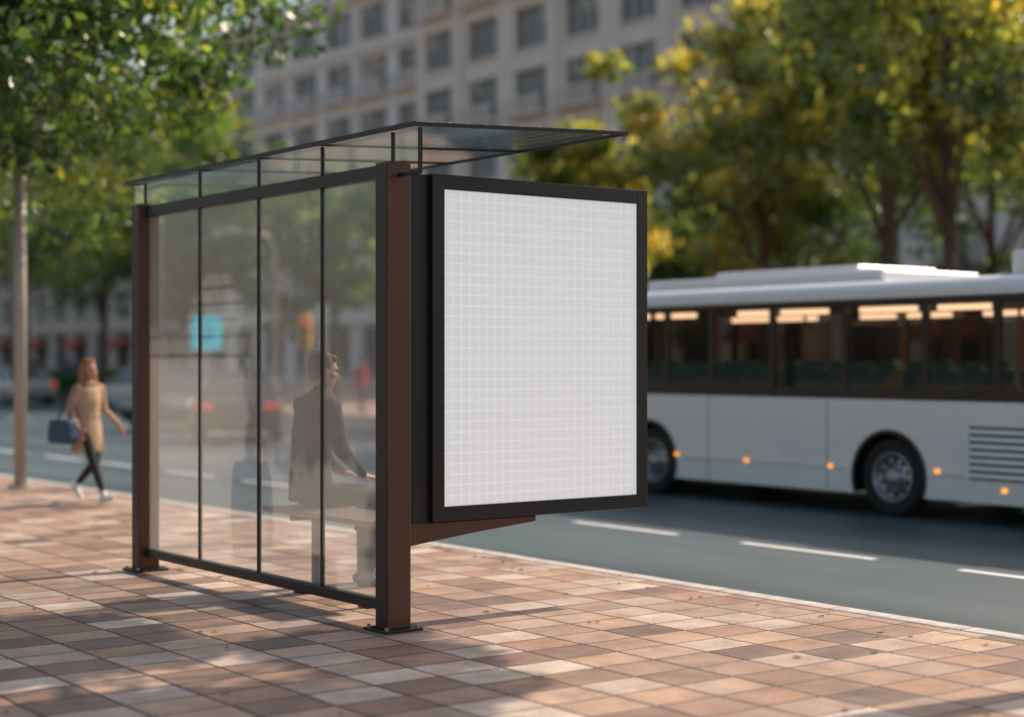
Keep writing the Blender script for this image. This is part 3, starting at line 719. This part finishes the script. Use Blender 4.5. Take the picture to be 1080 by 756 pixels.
# ------------------------------------------------------------------ people
def sphere_pts(c, r, seg=14, rings=9, R=None):
    V = []; F = []
    for i in range(rings+1):
        th = math.pi*i/rings
        for j in range(seg):
            ph = 2*math.pi*j/seg; v = Vector((r[0]*math.sin(th)*math.cos(ph), r[1]*math.sin(th)*math.sin(ph), r[2]*math.cos(th)))
            if R: v = R @ v
            V.append(tuple(v+Vector(c)))
    for i in range(rings):
        for j in range(seg):
            F.append((i*seg+j, (i+1)*seg+j, (i+1)*seg+(j+1) % seg, i*seg+(j+1) % seg))
    return V, F
def organic(name, prims, mat, parent, voxel=0.012, smooth=6):
    V = []; F = []
    for pr in prims:
        if pr[0] == 'c':
            _, p0, p1, r0, r1 = pr; p0 = Vector(p0); p1 = Vector(p1); n = max(3, int((p1-p0).length/(min(r0, r1)*0.35))+1)
            for i in range(n+1):
                t = i/n; r_ = r0+(r1-r0)*t; v, f = sphere_pts(p0.lerp(p1, t), (r_,)*3, 12, 8); o = len(V); V += v; F += [tuple(o+k for k in q) for q in f]
        elif pr[0] == 'e':
            R = pr[3] if len(pr) > 3 else None
            v, f = sphere_pts(pr[1], pr[2], 20, 14, R); o = len(V); V += v; F += [tuple(o+k for k in q) for q in f]
        elif pr[0] == 'l':
            rs = pr[1]; sg = 24; o = len(V)
            for (cx, cy, cz_, rx, ry) in rs:
                for j in range(sg):
                    t = 2*math.pi*j/sg; V.append((cx+rx*math.cos(t), cy+ry*math.sin(t), cz_))
            for i in range(len(rs)-1):
                for j in range(sg): F.append((o+i*sg+j, o+i*sg+(j+1) % sg, o+(i+1)*sg+(j+1) % sg, o+(i+1)*sg+j))
            F.append(tuple(o+j for j in reversed(range(sg)))); F.append(tuple(o+(len(rs)-1)*sg+j for j in range(sg)))
    me = bpy.data.meshes.new(name); me.from_pydata(V, [], F); me.materials.append(mat)
    bm = bmesh.new(); bm.from_mesh(me); bmesh.ops.remove_doubles(bm, verts=bm.verts, dist=1e-6); bmesh.ops.recalc_face_normals(bm, faces=bm.faces); bm.to_mesh(me); bm.free()
    o = bpy.data.objects.new(name, me); COL.objects.link(o); o.parent = parent
    r_ = o.modifiers.new('remesh', 'REMESH'); r_.mode = 'VOXEL'; r_.voxel_size = voxel; r_.use_smooth_shade = True
    if smooth:
        s_ = o.modifiers.new('smooth', 'SMOOTH'); s_.factor = 0.5; s_.iterations = smooth
    return o
def hand(name, wrist, d, side, nrm, parent, curl=0.6, mat=None):
    w = Vector(wrist); d = Vector(d).normalized(); s = Vector(side); s = (s-d*s.dot(d)).normalized(); n = Vector(nrm); n = (n-d*n.dot(d)-s*n.dot(s)).normalized()
    pr = []
    for k in (-.028, -.010, .010, .028): pr.append(('c', w+d*0.0+s*k*.6, w+d*.085+s*k, .013, .012))
    pr.append(('c', w-d*.03, w+d*.02, .021, .022))
    for k, ln in ((.030, .068), (.011, .078), (-.009, .072), (-.028, .056)):
        p0 = w+d*.085+s*k; a1 = (d*math.cos(curl*.5)+n*math.sin(curl*.5)); a2 = (d*math.cos(curl*1.3)+n*math.sin(curl*1.3)); a3 = (d*math.cos(curl*2)+n*math.sin(curl*2))
        p1 = p0+a1*ln*.45; p2 = p1+a2*ln*.32; p3 = p2+a3*ln*.24
        pr += [('c', p0, p1, .0088, .0082), ('c', p1, p2, .0082, .0075), ('c', p2, p3, .0075, .0066)]
    t0 = w+d*.022+s*.028; t1 = t0+(d*.6+s*.65+n*.25).normalized()*.045; t2 = t1+(d*.85+s*.2+n*.4).normalized()*.03
    pr += [('c', w+d*.015+s*.015, t0, .014, .013), ('c', t0, t1, .012, .010), ('c', t1, t2, .010, .008)]
    organic(name, pr, mat or M['skin'], parent, .0045, 2)
def head(c, parent, hair, long_hair=False, pitch=0.0, yaw=0.0, vox=.007):
    h = bpy.data.objects.new('head', None); COL.objects.link(h); h.parent = parent; h.location = c; h.rotation_euler = (pitch, 0, yaw)
    organic('face', [('e', (0, -.012, .03), (.074, .092, .092)), ('e', (0, .030, -.045), (.055, .062, .068)), ('e', (0, .045, -.085), (.032, .035, .026)),
        ('c', (0, .085, .012), (0, .108, -.028), .009, .014), ('e', (0, .078, .030), (.05, .018, .012)), ('e', (0, .083, -.062), (.022, .012, .009)),
        ('e', (.076, -.005, -.005), (.010, .018, .030)), ('e', (-.076, -.005, -.005), (.010, .018, .030)), ('e', (.042, .06, -.02), (.022, .022, .022)), ('e', (-.042, .06, -.02), (.022, .022, .022)),
        ('c', (0, -.02, -.06), (0, -.04, -.15), .052, .055)], M['skin'], h, vox, 2)
    organic('eyes', [('e', (.031, .083, .012), (.011, .007, .006)), ('e', (-.031, .083, .012), (.011, .007, .006)), ('c', (.018, .094, .034), (.046, .082, .034), .004, .003), ('c', (-.018, .094, .034), (-.046, .082, .034), .004, .003)], M['eye'], h, .004, 0)
    organic('lips', [('c', (-.018, .090, -.062), (.018, .090, -.062), .0055, .0055)], M['lip'], h, .004, 0)
    hp = [('e', (0, -.028, .050), (.084, .094, .088)), ('e', (0, -.055, .0), (.078, .062, .075)), ('e', (0, .03, .095), (.06, .05, .03))]
    if long_hair:
        for sx in (-1, 1): hp += [('c', (sx*.062, -.01, .05), (sx*.085, .0, -.1), .035, .035), ('c', (sx*.085, 0, -.1), (sx*.09, .035, -.24), .035, .02), ('c', (sx*.04, -.06, 0), (sx*.06, -.08, -.26), .05, .035)]
        hp += [('c', (0, -.07, 0), (0, -.10, -.27), .055, .04)]
    else:
        hp += [('e', (0, -.07, -.035), (.058, .03, .045)), ('c', (.074, .01, .03), (.074, .0, .0), .01, .008), ('c', (-.074, .01, .03), (-.074, .0, .0), .01, .008)]
    organic('hair', hp, hair, h, vox, 2)
def shoe(prims_parent, ankle, fdir, mat, parent, pitch=0.0):
    a = Vector(ankle); f = Vector(fdir).normalized(); dn = Vector((0, 0, -1))
    f2 = (f*math.cos(pitch)+dn*math.sin(pitch)).normalized(); up = Vector((0, 0, 1)); up = (up-f2*up.dot(f2)).normalized()
    base = a-up*.055
    organic('shoe', [('c', base-f2*.05, base+f2*.05, .036, .036), ('c', base+f2*.05-up*.005, base+f2*.14-up*.01, .036, .030), ('c', base+f2*.10, base+f2*.165-up*.012, .034, .024), ('c', a+up*.01, base, .045, .036)], mat, parent, .01, 3)

def walker(name, loc, rotz, sc, coat, legs, hair, shoes, longhair=True, bag=False, vox=.012, hem=.60):
    e = empty(name, loc, rotz, sc)
    K0, A0 = (.085, .20, .49), (.075, .37, .115); K1, A1 = (-.085, .03, .475), (-.075, -.30, .20)
    organic('legs', [('c', (.085, 0, .90), K0, .088, .056), ('c', K0, (.08, .27, .34), .054, .052), ('c', (.08, .27, .34), A0, .052, .034),
        ('c', (-.085, 0, .90), K1, .088, .056), ('c', K1, (-.08, -.10, .37), .054, .052), ('c', (-.08, -.10, .37), A1, .052, .034), ('e', (0, -.01, .93), (.155, .11, .11))], legs, e, vox, 4)
    shoe(None, A0, (0, 1, 0), shoes, e, -.25); shoe(None, A1, (0, 1, 0), shoes, e, .75)
    organic('coat', [('l', [(0, .0, hem, .205, .20), (0, 0, hem+.04, .20, .19), (0, 0, .86, .175, .14), (0, 0, 1.02, .145, .105), (0, .005, 1.2, .165, .115), (0, 0, 1.32, .165, .10), (0, -.005, 1.38, .12, .075), (0, -.01, 1.43, .065, .06)]),
        ('e', (.155, 0, 1.345), (.06, .06, .055)), ('e', (-.155, 0, 1.345), (.06, .06, .055)),
        ('c', (.175, 0, 1.33), (.235, -.05, 1.08), .058, .046), ('c', (.235, -.05, 1.08), (.24, .10, .90), .046, .036),
        ('c', (-.175, 0, 1.33), (-.25, -.02, 1.08), .058, .046), ('c', (-.25, -.02, 1.08), (-.30, .17, .92), .046, .036),
        ('c', (-.05, .06, 1.40), (.05, .06, 1.40), .03, .03), ('c', (-.05, -.06, 1.42), (.05, -.06, 1.42), .03, .03)], coat, e, vox, 3)
    if vox < .02:
        organic('belt', [('l', [(0, 0, 1.0, .158, .118), (0, 0, 1.04, .157, .118)])], M['coat_beige'], e, .01, 0)
        organic('front_seam', [('c', (.015, .125, 1.3), (.02, .14, 1.0), .004, .004), ('c', (.02, .14, 1.0), (.02, .20, .62), .004, .004)], M['trousers'], e, .004, 0)
        hand('hand', (.24, .12, .875), (.05, .5, -.8), (-.3, .8, .4), (-1, 0, 0), e, .5); hand('hand', (-.305, .19, .90), (-.2, .5, -.8), (.3, .8, .4), (1, 0, 0), e, .5)
    head((0, .015, 1.555), e, hair, longhair, vox=max(.007, vox*.6))
    if bag:
        b = MB(); b.poly_extrude([(-.20, .70), (.16, .70), (.19, .78), (.17, .98), (-.19, .98), (-.23, .78)], 'x', .27, .42, M['navy']); b.obj('shoulder_bag', e, .03, bseg=3)
        b = MB(); b.tube([(.35, -.12, .96), (.30, -.06, 1.15), (.20, 0, 1.42), (.22, .05, 1.36), (.30, .07, 1.15), (.35, .10, .96)], [.011]*6, M['navy'], 8); b.obj('bag_strap', e, 0, True)
    return e
walker('walking_woman', (7.05, 17.1, 0), math.radians(196), .93, M['coat_beige'], M['leggings'], M['hair_red'], M['shoe_white'], True, True)
walker('pedestrian', (25.2, 63, 0), math.radians(20), 1.0, M['blue_cloth'], M['trousers'], M['hair_dark'], M['shoe_dark'], False, False, .025, .78)
walker('pedestrian', (25.6, 68, 0), math.radians(190), 1.02, M['jacket'], M['trousers'], M['hair_dark'], M['shoe_dark'], False, False, .025, .78)
walker('pedestrian', (25.0, 40.6, 0), math.radians(170), .98, M['red_cloth'], M['blue_cloth'], M['hair_dark'], M['shoe_dark'], False, False, .025, .78)

SH = .56
e = empty('seated_man', (5.60, 9.72, 0), math.radians(-92))
organic('trousers', [('e', (0, -.0, SH+.10), (.175, .14, .105)), ('c', (.095, .02, SH+.085), (.13, .47, SH+.06), .088, .064), ('c', (-.095, .02, SH+.085), (-.12, .47, SH+.06), .088, .064),
    ('c', (.13, .47, SH+.055), (.12, .42, .32), .062, .056), ('c', (.12, .42, .32), (.11, .37, .10), .056, .044),
    ('c', (-.12, .47, SH+.055), (-.12, .47, .32), .062, .056), ('c', (-.12, .47, .32), (-.12, .46, .10), .056, .044)], M['trousers'], e, .012, 4)
shoe(None, (.11, .37, .092), (.1, 1, 0), M['shoe_dark'], e); shoe(None, (-.12, .46, .092), (-.1, 1, 0), M['shoe_dark'], e)
organic('jacket', [('l', [(0, -.01, SH+.04, .185, .15), (0, -.01, SH+.16, .18, .145), (0, -.015, .85, .165, .128), (0, .005, 1.05, .195, .135), (0, .025, 1.20, .205, .125), (0, .045, 1.29, .17, .10), (0, .06, 1.35, .09, .075), (0, .07, 1.385, .068, .066)]),
    ('e', (.19, .035, 1.24), (.075, .08, .075)), ('e', (-.19, .035, 1.24), (.075, .08, .075)),
    ('c', (.205, .035, 1.23), (.255, .08, .96), .07, .056), ('c', (.255, .08, .96), (.15, .30, .785), .056, .038),
    ('c', (-.205, .035, 1.23), (-.255, .08, .96), .07, .056), ('c', (-.255, .08, .96), (-.14, .30, .785), .056, .038)], M['jacket'], e, .012, 3)
hand('hand', (.135, .325, .765), (-.45, .85, -.12), (-.8, -.4, .2), (0, 0, -1), e, .35); hand('hand', (-.125, .325, .765), (.45, .85, -.12), (.8, -.4, .2), (0, 0, -1), e, .35)
head((0, .09, 1.475), e, M['hair_brown'], False, math.radians(-10), math.radians(-12))

# ------------------------------------------------------------------ light
az = math.radians(89); el = math.radians(42)
sv = Vector((math.sin(az)*math.cos(el), math.cos(az)*math.cos(el), math.sin(el)))
sd = bpy.data.lights.new('sun', 'SUN'); sd.energy = 5.0; sd.angle = math.radians(0.5); sd.color = (1.0, 0.83, 0.66)
so = bpy.data.objects.new('sun', sd); COL.objects.link(so); so.rotation_euler = sv.to_track_quat('Z', 'Y').to_euler(); so.location = (20, -10, 30)
w = bpy.data.worlds.new('World'); S.world = w; w.use_nodes = True; nt = w.node_tree; nt.nodes.clear()
sk = nt.nodes.new('ShaderNodeTexSky'); sk.sky_type = 'NISHITA'; sk.sun_disc = False; sk.sun_elevation = el; sk.sun_rotation = az; sk.dust_density = 4.0; sk.air_density = 1.5
bg = nt.nodes.new('ShaderNodeBackground'); bg.inputs[1].default_value = 0.15; wo = nt.nodes.new('ShaderNodeOutputWorld')
nt.links.new(sk.outputs[0], bg.inputs[0]); nt.links.new(bg.outputs[0], wo.inputs[0])
S.view_settings.view_transform = 'Standard'; S.view_settings.look = 'None'; S.view_settings.exposure = 0

# ------------------------------------------------------------------ camera
cd = bpy.data.cameras.new('camera'); co = bpy.data.objects.new('camera', cd); COL.objects.link(co)
cd.sensor_width = 36; cd.lens = 1733/1080*36; cd.shift_y = 0.0018; cd.clip_end = 3000; cd.clip_start = 0.05
co.location = (0, 0, EYE); co.rotation_euler = (math.radians(90), 0, -math.atan2(.6, .8))
cd.dof.use_dof = True; cd.dof.focus_distance = 9.8; cd.dof.aperture_fstop = 0.78
S.camera = co
